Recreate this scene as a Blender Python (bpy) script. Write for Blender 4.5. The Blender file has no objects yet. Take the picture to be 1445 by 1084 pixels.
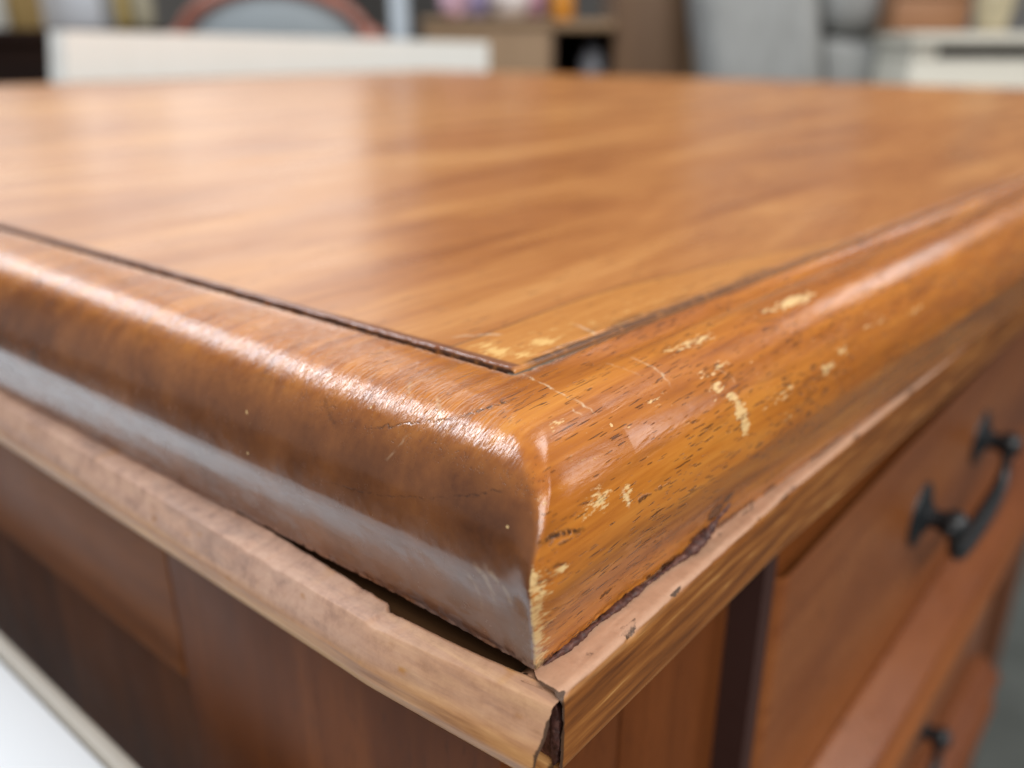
import bpy, bmesh, math, random
import numpy as np
from mathutils import Vector, Matrix

random.seed(7); RNG = np.random.default_rng(7)
sc = bpy.context.scene
COL = sc.collection
MM = 0.001

# ------------------------------------------------------------------ camera
cam_d = bpy.data.cameras.new('camera'); cam = bpy.data.objects.new('camera', cam_d); COL.objects.link(cam)
cam.matrix_world = Matrix(((0.76809, -0.23760, 0.59464, 0.070323),
                           (0.64034, 0.28500, -0.71327, -0.084795),
                           (0.0, 0.92863, 0.37101, 0.042),
                           (0, 0, 0, 1)))
cam_d.sensor_width = 36.0; cam_d.lens = 1230 / 1445 * 36.0
cam_d.clip_start = 0.005; cam_d.clip_end = 50
cam_d.dof.use_dof = True; cam_d.dof.focus_distance = 0.108; cam_d.dof.aperture_fstop = 11.0
sc.camera = cam

# ------------------------------------------------------------------ light
w = bpy.data.worlds.new('World'); sc.world = w; w.use_nodes = True
bg = w.node_tree.nodes['Background']; bg.inputs['Color'].default_value = (0.92, 0.93, 0.95, 1); bg.inputs['Strength'].default_value = 0.28
def area(name, loc, target, sx, sy, power, col):
    d = bpy.data.lights.new(name, 'AREA'); d.shape = 'RECTANGLE'; d.size = sx; d.size_y = sy; d.energy = power; d.color = col
    o = bpy.data.objects.new(name, d); COL.objects.link(o); o.location = loc
    o.rotation_euler = (Vector(target) - Vector(loc)).to_track_quat('-Z', 'Y').to_euler(); return o
area('window_light', (-3.2, 1.3, 1.0), (-0.2, 0.1, 0.0), 2.4, 1.5, 17, (1.0, 0.97, 0.92))
area('skylight', (-1.75, -0.05, 1.85), (-0.05, 0.0, 0.0), 0.9, 0.8, 42, (0.86, 0.93, 1.0))
area('far_window_light', (0.30, 3.3, 1.45), (0.0, 0.2, 0.0), 0.8, 0.5, 3.6, (1.0, 0.98, 0.97))
area('side_fill_light', (2.1, 1.7, 1.3), (0.0, 0.3, -0.1), 1.3, 1.1, 20, (1.0, 0.97, 0.95))  # added lamp, brightens the drawers and right mouldings
area('board_fill_light', (-0.1, 1.35, 1.9), (-1.3, 1.2, 0.0), 0.9, 0.9, 17, (1.0, 0.98, 0.95))  # added lamp to brighten the white board behind the desk
area('front_light', (1.75, -0.75, 1.9), (-0.5, 0.6, 0.0), 2.2, 1.6, 78, (1.0, 0.97, 0.93))
sc.view_settings.view_transform = 'Standard'; sc.view_settings.look = 'None'
sc.view_settings.exposure = 0.04; sc.view_settings.gamma = 1.0; sc.view_settings.use_curve_mapping = False
sc.cycles.max_bounces = 6; sc.cycles.caustics_reflective = False; sc.cycles.caustics_refractive = False
sc.cycles.use_denoising = True

# ------------------------------------------------------------------ numpy noise
_P = np.random.default_rng(3).random(4096)
def vnoise(p):
    p = np.asarray(p, float); i = np.floor(p).astype(np.int64); f = p - i; f = f * f * (3 - 2 * f); r = 0
    for dx in (0, 1):
        for dy in (0, 1):
            for dz in (0, 1):
                hsh = ((i[..., 0] + dx) * 73856093 ^ (i[..., 1] + dy) * 19349663 ^ (i[..., 2] + dz) * 83492791) & 4095
                wt = (f[..., 0] if dx else 1 - f[..., 0]) * (f[..., 1] if dy else 1 - f[..., 1]) * (f[..., 2] if dz else 1 - f[..., 2])
                r = r + _P[hsh] * wt
    return r
def fbm(p, n=3):
    p = np.asarray(p, float); s = 0; a = 0.5; t = 0
    for k in range(n):
        s = s + a * vnoise(p * 2 ** k + 17.3 * k); t += a; a *= 0.5
    return s / t
def sstep(a, b, x):
    t = np.clip((x - a) / (b - a), 0, 1); return t * t * (3 - 2 * t)

# ------------------------------------------------------------------ nodes
class NT:
    def __init__(s, name):
        s.m = bpy.data.materials.new(name); s.m.use_nodes = True; s.t = s.m.node_tree; s.t.nodes.clear()
        s.out = s.t.nodes.new('ShaderNodeOutputMaterial'); s.b = s.t.nodes.new('ShaderNodeBsdfPrincipled')
        s.t.links.new(s.b.outputs[0], s.out.inputs[0])
    def set(s, sock, v):
        if isinstance(v, bpy.types.NodeSocket): s.t.links.new(v, sock)
        elif v is not None:
            if isinstance(v, (tuple, list)) and len(v) == 3 and sock.type == 'RGBA': v = (*v, 1)
            sock.default_value = v
    def bs(s, **k):
        for n, v in k.items(): s.set(s.b.inputs[n.replace('_', ' ')], v)
    def math(s, op, a, b=0.0, c=0.0, clamp=False):
        n = s.t.nodes.new('ShaderNodeMath'); n.operation = op; n.use_clamp = clamp
        for i, v in enumerate((a, b, c)): s.set(n.inputs[i], v)
        return n.outputs[0]
    def coord(s, kind='Object'):
        return s.t.nodes.new('ShaderNodeTexCoord').outputs[kind]
    def scale(s, v, sc_, off=(0, 0, 0), rot=(0, 0, 0)):
        n = s.t.nodes.new('ShaderNodeMapping'); s.set(n.inputs['Vector'], v)
        n.inputs['Scale'].default_value = sc_; n.inputs['Location'].default_value = off; n.inputs['Rotation'].default_value = rot; return n.outputs[0]
    def noise(s, v, scale=1.0, detail=3.0, rough=0.55, dist=0.0, col=False):
        n = s.t.nodes.new('ShaderNodeTexNoise'); s.set(n.inputs['Vector'], v); n.inputs['Scale'].default_value = scale
        n.inputs['Detail'].default_value = detail; n.inputs['Roughness'].default_value = rough; n.inputs['Distortion'].default_value = dist
        return n.outputs['Color' if col else 'Fac']
    def ramp(s, f, stops):
        n = s.t.nodes.new('ShaderNodeValToRGB'); s.set(n.inputs[0], f); e = n.color_ramp.elements
        while len(e) > 1: e.remove(e[0])
        e[0].position = stops[0][0]; e[0].color = (*stops[0][1], 1)
        for p, c in stops[1:]:
            x = e.new(p); x.color = (*c, 1)
        return n.outputs[0]
    def step(s, f, a, b, lo=0.0, hi=1.0):
        n = s.t.nodes.new('ShaderNodeMapRange'); n.interpolation_type = 'SMOOTHSTEP'; s.set(n.inputs[0], f)
        for i, v in zip((1, 2, 3, 4), (a, b, lo, hi)): n.inputs[i].default_value = v
        return n.outputs[0]
    def mix(s, f, a, b, mode='MIX'):
        n = s.t.nodes.new('ShaderNodeMix'); n.data_type = 'RGBA'; n.blend_type = mode
        s.set(n.inputs[0], f); s.set(n.inputs[6], a); s.set(n.inputs[7], b); return n.outputs[2]
    def attr(s, name):
        n = s.t.nodes.new('ShaderNodeAttribute'); n.attribute_name = name; return n.outputs['Fac']
    def bump(s, hgt, strength=0.5, dist=1e-4, nrm=None):
        n = s.t.nodes.new('ShaderNodeBump'); n.inputs['Strength'].default_value = strength; n.inputs['Distance'].default_value = dist
        s.set(n.inputs['Height'], hgt); s.set(n.inputs['Normal'], nrm); return n.outputs[0]

def plain(name, col, rough=0.6, var=0.12, nscale=30, metal=0.0, bump=0.3, bdist=0.0005, spec=0.5):
    t = NT(name); c = t.coord(); n = t.noise(c, nscale, 4)
    t.bs(Base_Color=t.mix(n, tuple(x * (1 - var) for x in col), tuple(min(1, x * (1 + var)) for x in col)), Roughness=t.math('MULTIPLY_ADD', n, 0.2, rough - 0.1),
         Metallic=metal, Normal=t.bump(t.noise(c, nscale * 12, 3), bump, bdist))
    t.b.inputs['Specular IOR Level'].default_value = spec
    return t.m

def wood(name, stops, axis=1, f=140.0, stretch=14.0, rough=0.32, pore=0.5, spec=0.5):
    """varnished wood, grain along axis (object space), f = streaks per metre across"""
    t = NT(name); c = t.coord(); k = [f, f, f]; k[axis] = f / stretch
    base = t.noise(t.scale(c, tuple(k)), 1.0, 4, 0.6, 0.6)
    k2 = [x * 0.22 for x in k]; broad = t.noise(t.scale(c, tuple(k2), (3, 5, 1)), 1.0, 3, 0.5, 0.8)
    fac = t.math('ADD', t.math('MULTIPLY', base, 0.45), t.math('MULTIPLY', broad, 0.55))
    col = t.ramp(fac, stops)
    k3 = [2200.0] * 3; k3[axis] = 170.0
    po = t.step(t.noise(t.scale(c, tuple(k3)), 1.0, 1), 0.30, 0.38)
    col = t.mix(t.math('MULTIPLY', t.math('SUBTRACT', 1, po), pore), col, (0.05, 0.016, 0.006))
    t.bs(Base_Color=col, Roughness=t.math('MULTIPLY_ADD', t.noise(c, 60, 3), 0.16, rough - 0.08), Normal=t.bump(po, 0.35, 6e-5))
    t.b.inputs['Specular IOR Level'].default_value = spec
    return t.m

# ------------------------------------------------------------------ mesh helpers
def link(name, me, mat, parent=None, smooth=False):
    o = bpy.data.objects.new(name, me); COL.objects.link(o)
    if mat is not None: me.materials.append(mat)
    if parent is not None: o.parent = parent
    if smooth: me.polygons.foreach_set('use_smooth', [True] * len(me.polygons))
    return o
def grid(name, V, mat, parent=None, smooth=True, attrs=None, flip=False, close=False):
    """V: (n, m, 3) array -> quad grid"""
    n, m, _ = V.shape; idx = np.arange(n * m).reshape(n, m)
    if close: idx = np.concatenate([idx, idx[:1]], 0)
    q = np.stack([idx[:-1, :-1], idx[1:, :-1], idx[1:, 1:], idx[:-1, 1:]], -1).reshape(-1, 4)
    if flip: q = q[:, ::-1]
    me = bpy.data.meshes.new(name); me.vertices.add(n * m); me.vertices.foreach_set('co', V.reshape(-1).astype(np.float32))
    me.loops.add(q.size); me.loops.foreach_set('vertex_index', q.reshape(-1).astype(np.int32))
    me.polygons.add(len(q)); me.polygons.foreach_set('loop_start', np.arange(0, q.size, 4, dtype=np.int32))
    me.update(calc_edges=True)
    for k, a in (attrs or {}).items():
        me.attributes.new(k, 'FLOAT', 'POINT').data.foreach_set('value', a.reshape(-1).astype(np.float32))
    return link(name, me, mat, parent, smooth)
def bm_obj(name, bm, mat, parent=None, smooth=True):
    me = bpy.data.meshes.new(name); bmesh.ops.recalc_face_normals(bm, faces=bm.faces); bm.to_mesh(me); bm.free()
    o = link(name, me, mat, parent, smooth); me.set_sharp_from_angle(angle=math.radians(40)); return o
def box(name, lo, hi, mat, parent=None, bev=0.002, seg=2, jitter=0.0):
    bm = bmesh.new(); bmesh.ops.create_cube(bm, size=1)
    for v in bm.verts:
        v.co = Vector([lo[i] + (v.co[i] + 0.5) * (hi[i] - lo[i]) for i in range(3)])
    if bev: bmesh.ops.bevel(bm, geom=bm.edges[:], offset=bev, segments=seg, affect='EDGES', profile=0.5)
    return bm_obj(name, bm, mat, parent)
def lathe(name, prof, mat, parent=None, n=32, axis='z', loc=(0, 0, 0)):
    a = np.linspace(0, 2 * np.pi, n, endpoint=False); P = np.array(prof, float)
    V = np.zeros((n, len(P), 3)); V[..., 0] = np.cos(a)[:, None] * P[:, 0]; V[..., 1] = np.sin(a)[:, None] * P[:, 0]; V[..., 2] = P[:, 1]
    if axis == 'x': V = V[..., [2, 0, 1]]
    return grid(name, V + np.array(loc), mat, parent, close=True)
def tube(name, pts, rad, mat, parent=None, n=12):
    P = np.array(pts, float); T = np.gradient(P, axis=0); T /= np.linalg.norm(T, axis=1)[:, None]
    up = np.array([0.13, 0.31, 0.94]); A = np.cross(T, up); A /= np.linalg.norm(A, axis=1)[:, None]; B = np.cross(T, A)
    a = np.linspace(0, 2 * np.pi, n, endpoint=False); r = np.broadcast_to(np.asarray(rad, float), (len(P),))
    V = P[None] + (np.cos(a)[:, None, None] * A[None] + np.sin(a)[:, None, None] * B[None]) * r[None, :, None]
    c0 = np.repeat(P[None, :1], n, 0); c1 = np.repeat(P[None, -1:], n, 0)
    return grid(name, np.concatenate([c0, V, c1], 1), mat, parent, close=True)
def empty(name, loc, label, cat, group=None):
    o = bpy.data.objects.new(name, None); COL.objects.link(o); o.location = loc; o.empty_display_size = 0.05
    tag(o, label, cat, group); return o
def tag(o, label, cat, group=None):
    o['label'] = label; o['category'] = cat
    if group: o['group'] = group
    return o

# ------------------------------------------------------------------ materials of the desk
DARK, MID, LITE = (0.10, 0.030, 0.008), (0.30, 0.105, 0.022), (0.52, 0.225, 0.055)

def edge_material():
    t = NT('moulded_edge_wood'); c = t.coord()
    broad = t.noise(t.scale(c, (150, 9, 150)), 1.0, 3, 0.55, 0.6)
    fine = t.noise(t.scale(c, (900, 45, 900)), 1.0, 4, 0.6)
    fac = t.math('ADD', t.math('MULTIPLY', broad, 0.6), t.math('MULTIPLY', fine, 0.4))
    side = t.ramp(fac, [(0.28, (0.18, 0.044, 0.007)), (0.44, (0.38, 0.115, 0.015)), (0.56, (0.50, 0.170, 0.022)), (0.74, (0.64, 0.26, 0.042))])
    amber = t.step(t.noise(t.scale(c, (320, 22, 320), (5, 1, 8)), 1.0, 3, 0.6, 0.5), 0.50, 0.72)
    side = t.mix(t.math('MULTIPLY', amber, 0.55), side, (0.20, 0.055, 0.008))
    blotch = t.noise(t.scale(c, (60, 30, 60), (1, 2, 3)), 1.0, 4, 0.6, 0.4)
    endc = t.ramp(t.math('ADD', t.math('MULTIPLY', blotch, 0.7), t.math('MULTIPLY', fac, 0.3)), [(0.3, (0.085, 0.028, 0.011)), (0.5, (0.19, 0.066, 0.021)), (0.7, (0.31, 0.115, 0.034))])  # end grain is darker wood, darkened further for less light on that face
    col = t.mix(t.attr('endgrain'), side, endc)
    # open pores running along the grain
    pn = t.noise(t.scale(c, (4600, 300, 4600)), 1.0, 0.6, 0.5)
    area_ = t.step(t.noise(t.scale(c, (260, 60, 260), (7, 1, 4)), 1.0, 2), 0.36, 0.62)
    thr = t.math('MULTIPLY_ADD', area_, 0.125, 0.24)
    pore = t.math('SUBTRACT', 1, t.math('SMOOTH_MIN', t.math('DIVIDE', t.math('SUBTRACT', pn, t.math('SUBTRACT', thr, 0.02)), 0.035, clamp=True), 1.0, 0.0), clamp=True)
    pore = t.math('MULTIPLY', pore, t.math('SUBTRACT', 1.0, t.math('MAXIMUM', t.math('MULTIPLY', t.attr('endgrain'), 0.85), t.math('MULTIPLY', t.attr('leftness'), 0.55))))
    col = t.mix(t.math('MULTIPLY', pore, 0.72), col, (0.05, 0.016, 0.006))
    # wear: bare pale wood, broken up along the grain
    wn = t.noise(t.scale(c, (1900, 420, 1900), (3, 9, 2)), 1.0, 4, 0.65)
    wear = t.step(t.math('ADD', t.attr('wear'), t.math('MULTIPLY', t.math('SUBTRACT', wn, 0.5), 2.2)), 0.48, 0.74)
    col = t.mix(t.math('MULTIPLY', wear, 0.85), col, t.mix(wn, (0.66, 0.40, 0.14), (0.86, 0.64, 0.32)))
    # thin scratches
    sn = t.noise(t.scale(c, (700, 700, 700)), 1.0, 2)
    scr = t.math('MULTIPLY', t.attr('scratch'), t.step(sn, 0.3, 0.55))
    col = t.mix(t.math('MULTIPLY', scr, 0.8), col, (0.80, 0.62, 0.40))
    # grey dust scuffs and dark crud
    dn = t.noise(t.scale(c, (420, 420, 420)), 1.0, 5, 0.65)
    dust = t.math('MULTIPLY', t.attr('dust'), t.step(dn, 0.28, 0.72))
    col = t.mix(dust, col, (0.37, 0.335, 0.32))
    fl = t.math('MULTIPLY', t.attr('film'), t.step(t.noise(t.scale(c, (60, 200, 260)), 1.0, 5, 0.65), 0.18, 0.52, 0.55, 1.0))
    col = t.mix(t.math('MULTIPLY', fl, 0.9), col, (0.27, 0.225, 0.22))
    dark = t.step(t.math('ADD', t.attr('crud'), t.math('MULTIPLY', t.math('SUBTRACT', dn, 0.5), 0.9)), 0.42, 0.60)
    col = t.mix(t.math('MULTIPLY', dark, 0.8), col, (0.055, 0.018, 0.009))
    crack = t.math('MULTIPLY', t.attr('crack'), t.step(t.noise(t.scale(c, (1500, 1500, 1500)), 1.0, 2), 0.32, 0.5))
    col = t.mix(crack, col, (0.02, 0.008, 0.005))
    hgt = t.math('SUBTRACT', t.math('MULTIPLY_ADD', t.math('MULTIPLY', t.noise(t.scale(c, (2600, 190, 520)), 1.0, 2.0, 0.6), t.attr('fibre')), 2.1, t.math('MULTIPLY', dn, 0.10)), t.math('MULTIPLY', pore, 0.9))
    hgt = t.math('SUBTRACT', hgt, t.math('ADD', t.math('MULTIPLY', wear, 0.15), crack))
    hgt = t.math('ADD', hgt, t.math('MULTIPLY', dark, t.math('MULTIPLY', dn, 2.0)))
    rough = t.math('MULTIPLY_ADD', t.math('MULTIPLY_ADD', t.noise(t.scale(c, (500, 60, 500)), 1.0, 4, 0.65), 0.6, t.math('MULTIPLY', t.noise(c, 300, 4, 0.6), 0.4)), 0.42, 0.02)
    rough = t.math('ADD', rough, t.math('MULTIPLY_ADD', wear, 0.25, t.math('MULTIPLY', dust, 0.25)), clamp=True)
    hgt = t.math('MULTIPLY', hgt, t.math('SUBTRACT', 1.0, t.math('MULTIPLY', t.attr('endgrain'), 0.72)))
    t.bs(Base_Color=col, Roughness=rough, Normal=t.bump(hgt, 0.9, 1.2e-4), Coat_Normal=t.bump(hgt, 0.8, 1.2e-4))
    t.b.inputs['Specular IOR Level'].default_value = 0.6
    t.b.inputs['Coat Weight'].default_value = 0.35; t.b.inputs['Coat Roughness'].default_value = 0.12
    return t.m

def panel_material():
    t = NT('top_panel_wood'); c = t.coord()
    broad = t.noise(t.scale(c, (20, 3.4, 20), (1.7, 0.3, 0)), 1.0, 4, 0.55, 1.6)
    mid = t.noise(t.scale(c, (120, 7, 120)), 1.0, 3, 0.55, 0.5)
    fine = t.noise(t.scale(c, (900, 45, 900)), 1.0, 4, 0.6)
    fac = t.math('ADD', t.math('MULTIPLY', broad, 0.60), t.math('ADD', t.math('MULTIPLY', mid, 0.15), t.math('MULTIPLY', fine, 0.25)))
    col = t.ramp(fac, [(0.35, (0.23, 0.070, 0.018)), (0.45, (0.37, 0.132, 0.034)), (0.54, (0.48, 0.198, 0.056)), (0.66, (0.63, 0.31, 0.105))])
    band = t.attr('band')
    col = t.mix(t.math('MULTIPLY', band, 0.5), col, t.mix(fine, (0.44, 0.155, 0.026), (0.64, 0.29, 0.065)))
    pn = t.noise(t.scale(c, (1500, 180, 1500)), 1.0, 1.5, 0.5)
    pore = t.step(pn, 0.33, 0.27)
    col = t.mix(t.math('MULTIPLY', pore, 0.6), col, (0.06, 0.02, 0.008))
    wn = t.noise(t.scale(c, (1900, 320, 1900), (3, 9, 2)), 1.0, 4, 0.65)
    wear = t.step(t.math('ADD', t.attr('wear'), t.math('MULTIPLY', t.math('SUBTRACT', wn, 0.5), 2.0)), 0.46, 0.74)
    col = t.mix(t.math('MULTIPLY', wear, 0.85), col, t.mix(wn, (0.66, 0.36, 0.10), (0.84, 0.58, 0.24)))
    dn = t.noise(t.scale(c, (500, 500, 500)), 1.0, 5, 0.65)
    lip = t.attr('lip')
    col = t.mix(t.math('MULTIPLY', lip, 0.9), col, t.mix(dn, (0.10, 0.030, 0.014), (0.26, 0.10, 0.055)))
    scr = t.math('MULTIPLY', t.attr('scratch'), t.step(dn, 0.3, 0.5))
    col = t.mix(scr, col, (0.72, 0.58, 0.42))
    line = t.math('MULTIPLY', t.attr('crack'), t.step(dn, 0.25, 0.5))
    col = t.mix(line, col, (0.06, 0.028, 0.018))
    hgt = t.math('MULTIPLY_ADD', t.noise(t.scale(c, (2200, 120, 2200)), 1.0, 3, 0.6), 0.25, t.math('MULTIPLY', lip, t.math('MULTIPLY', dn, 1.6)))
    hgt = t.math('SUBTRACT', hgt, t.math('ADD', t.math('MULTIPLY', pore, 0.5), line))
    rough = t.math('MULTIPLY_ADD', t.noise(t.scale(c, (50, 16, 50)), 1.0, 5, 0.65), 0.26, 0.17)
    t.bs(Base_Color=col, Roughness=rough, Normal=t.bump(hgt, 0.5, 8e-5))
    return t.m

def lip_material():
    t = NT('lip_wood'); c = t.coord()
    ax = t.attr('axis')     # 0 = grain along y, 1 = grain along x
    gy = t.noise(t.scale(c, (700, 40, 700)), 1.0, 4, 0.6); gx = t.noise(t.scale(c, (40, 700, 700)), 1.0, 4, 0.6)
    g = t.math('ADD', t.math('MULTIPLY', gx, ax), t.math('MULTIPLY', gy, t.math('SUBTRACT', 1, ax)))
    face = t.ramp(g, [(0.3, (0.11, 0.032, 0.006)), (0.5, (0.23, 0.075, 0.013)), (0.62, (0.33, 0.125, 0.026)), (0.72, (0.58, 0.32, 0.11))])
    tan = t.ramp(g, [(0.3, (0.28, 0.11, 0.03)), (0.5, (0.46, 0.22, 0.08)), (0.7, (0.60, 0.33, 0.13))])
    col = t.mix(t.attr('tan'), face, tan)
    dn = t.noise(t.scale(c, (300, 300, 300)), 1.0, 6, 0.72, 0.2)
    pink = t.ramp(dn, [(0.26, (0.19, 0.11, 0.09)), (0.36, (0.38, 0.235, 0.185)), (0.50, (0.53, 0.335, 0.255)), (0.75, (0.64, 0.43, 0.33))])
    gm = t.step(t.noise(t.scale(c, (90, 260, 260), (2, 4, 1)), 1.0, 6, 0.7, 0.4), 0.46, 0.66)
    pink = t.mix(t.math('MULTIPLY', t.math('MULTIPLY', gm, ax), 0.42), pink, (0.27, 0.20, 0.185))
    pink = t.mix(t.math('MULTIPLY', t.math('SUBTRACT', 1, ax), 0.55), pink, t.mix(gy, (0.46, 0.24, 0.12), (0.66, 0.40, 0.24)))
    col = t.mix(t.attr('raw'), col, pink)
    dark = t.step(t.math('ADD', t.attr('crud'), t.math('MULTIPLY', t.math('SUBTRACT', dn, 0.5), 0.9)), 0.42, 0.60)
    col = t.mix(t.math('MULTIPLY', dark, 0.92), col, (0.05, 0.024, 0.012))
    rough = t.math('ADD', t.math('MULTIPLY_ADD', g, 0.15, 0.28), t.math('MULTIPLY', t.attr('raw'), 0.3), clamp=True)
    hgt = t.math('ADD', t.math('MULTIPLY', g, 0.4), t.math('MULTIPLY', dn, t.math('MULTIPLY_ADD', t.attr('raw'), 0.9, 0.15)))
    t.bs(Base_Color=col, Roughness=rough, Normal=t.bump(hgt, 0.6, 9e-5))
    return t.m

M_EDGE, M_PANEL, M_LIP = edge_material(), panel_material(), lip_material()
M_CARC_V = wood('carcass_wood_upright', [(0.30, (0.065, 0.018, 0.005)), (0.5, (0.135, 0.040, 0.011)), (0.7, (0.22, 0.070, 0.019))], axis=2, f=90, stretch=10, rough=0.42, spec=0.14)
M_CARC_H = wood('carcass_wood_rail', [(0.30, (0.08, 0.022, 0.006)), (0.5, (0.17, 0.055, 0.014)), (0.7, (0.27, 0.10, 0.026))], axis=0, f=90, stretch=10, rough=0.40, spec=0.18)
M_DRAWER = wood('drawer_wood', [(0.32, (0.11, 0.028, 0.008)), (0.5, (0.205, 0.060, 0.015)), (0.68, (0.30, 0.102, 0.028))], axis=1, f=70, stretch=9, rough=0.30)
M_BLACK = plain('black_iron', (0.012, 0.014, 0.016), 0.38, 0.3, 200, metal=0.0, bump=0.2, bdist=1e-4)
M_CRUST = NT('dark_crust'); _c = M_CRUST.coord(); _n = M_CRUST.noise(_c, 900, 4, 0.65)
M_CRUST.bs(Base_Color=M_CRUST.ramp(_n, [(0.3, (0.03, 0.010, 0.008)), (0.55, (0.09, 0.032, 0.024)), (0.75, (0.20, 0.10, 0.075))]), Roughness=0.55, Normal=M_CRUST.bump(_n, 0.9, 2e-4)); M_CRUST = M_CRUST.m

# ------------------------------------------------------------------ setting
def floor():
    t = NT('floor_concrete'); c = t.coord(); n = t.noise(c, 6, 6, 0.6)
    t.bs(Base_Color=t.ramp(n, [(0.3, (0.040, 0.046, 0.042)), (0.6, (0.072, 0.080, 0.074)), (0.8, (0.10, 0.108, 0.098))]), Roughness=0.6, Normal=t.bump(t.noise(c, 120, 4), 0.3, 0.001))
    x = np.linspace(-6, 6, 25); V = np.zeros((25, 25, 3)); V[..., 0] = x[:, None]; V[..., 1] = x[None]; V[..., 2] = -0.745
    o = grid('floor', V, t.m); o['kind'] = 'structure'
    wl = box('wall_back', (-5.0, 3.75, -0.745), (5.0, 3.85, 2.4), plain('wall_plaster', (0.20, 0.19, 0.18), 0.8, 0.15, 3), None, 0); wl['kind'] = 'structure'
    wl = box('wall_left', (-4.6, -2.0, -0.745), (-4.5, 3.745, 2.4), plain('wall_plaster_side', (0.22, 0.21, 0.20), 0.8, 0.15, 3), None, 0); wl['kind'] = 'structure'
floor()

# ------------------------------------------------------------------ the desk
desk = empty('pedestal_desk', (0, 0, 0), 'worn orange brown wooden desk with moulded top edge and black drawer handles', 'desk')
KR, KL = 0.060, 0.029          # shears the square top so its edges follow their lines in the image
LX, LY = 0.84, 0.80
def skew(V):
    V = V.copy(); x, y = V[..., 0].copy(), V[..., 1].copy()
    V[..., 0] = x + KR * np.maximum(y, 0); V[..., 1] = y + KL * np.minimum(x, 0); return V
def growth(n0, step, end, g=1.035):
    d = list(np.arange(n0) * step); s = step
    while d[-1] < end: s *= g; d.append(d[-1] + s)
    d[-1] = end; return np.array(d)

PROF = [(0.80, -6.0), (0.80, -1.2), (0.86, -0.42), (1.25, -0.16), (2.4, 0.0), (5.0, 0.10), (8.0, 0.06), (10.5, -0.12), (13.0, -0.62), (15.4, -1.65), (17.6, -3.35),
        (19.4, -5.7), (20.7, -8.5), (21.5, -11.6), (21.85, -14.6), (21.8, -15.8), (21.6, -16.8), (21.3, -18.0), (20.75, -20.3), (20.1, -23.0), (19.45, -26.7), (19.0, -27.75), (16.0, -27.85), (4.0, -27.9)]
def catmull(P, n):
    P = np.array(P, float); Q = np.concatenate([2 * P[:1] - P[1:2], P, 2 * P[-1:] - P[-2:-1]]); out = []
    for i in range(1, len(Q) - 2):
        for u in np.linspace(0, 1, n, endpoint=False):
            a, b, c, d = Q[i - 1], Q[i], Q[i + 1], Q[i + 2]
            out.append(0.5 * ((2 * b) + (-a + c) * u + (2 * a - 5 * b + 4 * c - d) * u ** 2 + (-a + 3 * b - 3 * c + d) * u ** 3))
    out.append(P[-1]); return np.array(out)
def resample(P, step):
    s = np.concatenate([[0], np.cumsum(np.linalg.norm(np.diff(P, axis=0), axis=1))]); n = int(s[-1] / step)
    u = np.linspace(0, s[-1], n); return np.stack([np.interp(u, s, P[:, 0]), np.interp(u, s, P[:, 1])], 1)

def blob(P, c, ry, rp, pw=1.0):
    """soft patch: ry = half-length along y, rp = half-width across (mm)"""
    d = P - np.array(c); return np.clip(1.0 - np.sqrt((d[..., 1] / ry) ** 2 + (d[..., 0] ** 2 + d[..., 2] ** 2) / rp ** 2), 0, 1) ** pw
def blobx(P, c, rx, rp):
    d = P - np.array(c); return np.clip(1.0 - np.sqrt((d[..., 0] / rx) ** 2 + (d[..., 1] ** 2 + d[..., 2] ** 2) / rp ** 2), 0, 1)
def polyline(P, pts, wd, fade=True):
    """distance mask to a 3-D polyline"""
    m = np.zeros(P.shape[:-1]); pts = np.array(pts, float); L = len(pts) - 1; jit = 0.55 if wd < 0.4 else 0.2
    lo, hi = pts.min(0) - 3 * wd, pts.max(0) + 3 * wd
    sel = np.all((P > lo) & (P < hi), -1)
    Q = P[sel]; r = np.zeros(len(Q))
    if len(Q): Q = Q + jit * (np.stack([vnoise(Q * 1.7 + 13 * k) for k in range(3)], -1) - 0.5)
    for i in range(L):
        a, b = pts[i], pts[i + 1]; ab = b - a; u = np.clip(((Q - a) @ ab) / (ab @ ab), 0, 1)
        d = np.linalg.norm(Q - (a + u[:, None] * ab), axis=1)
        k = np.clip(1 - d / wd, 0, 1) ** 0.7
        if fade:
            g = (i + u) / L; k = k * np.minimum(1, 4 * np.minimum(g + 0.08, 1.08 - g))
        r = np.maximum(r, k)
    m[sel] = r; return m

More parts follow.
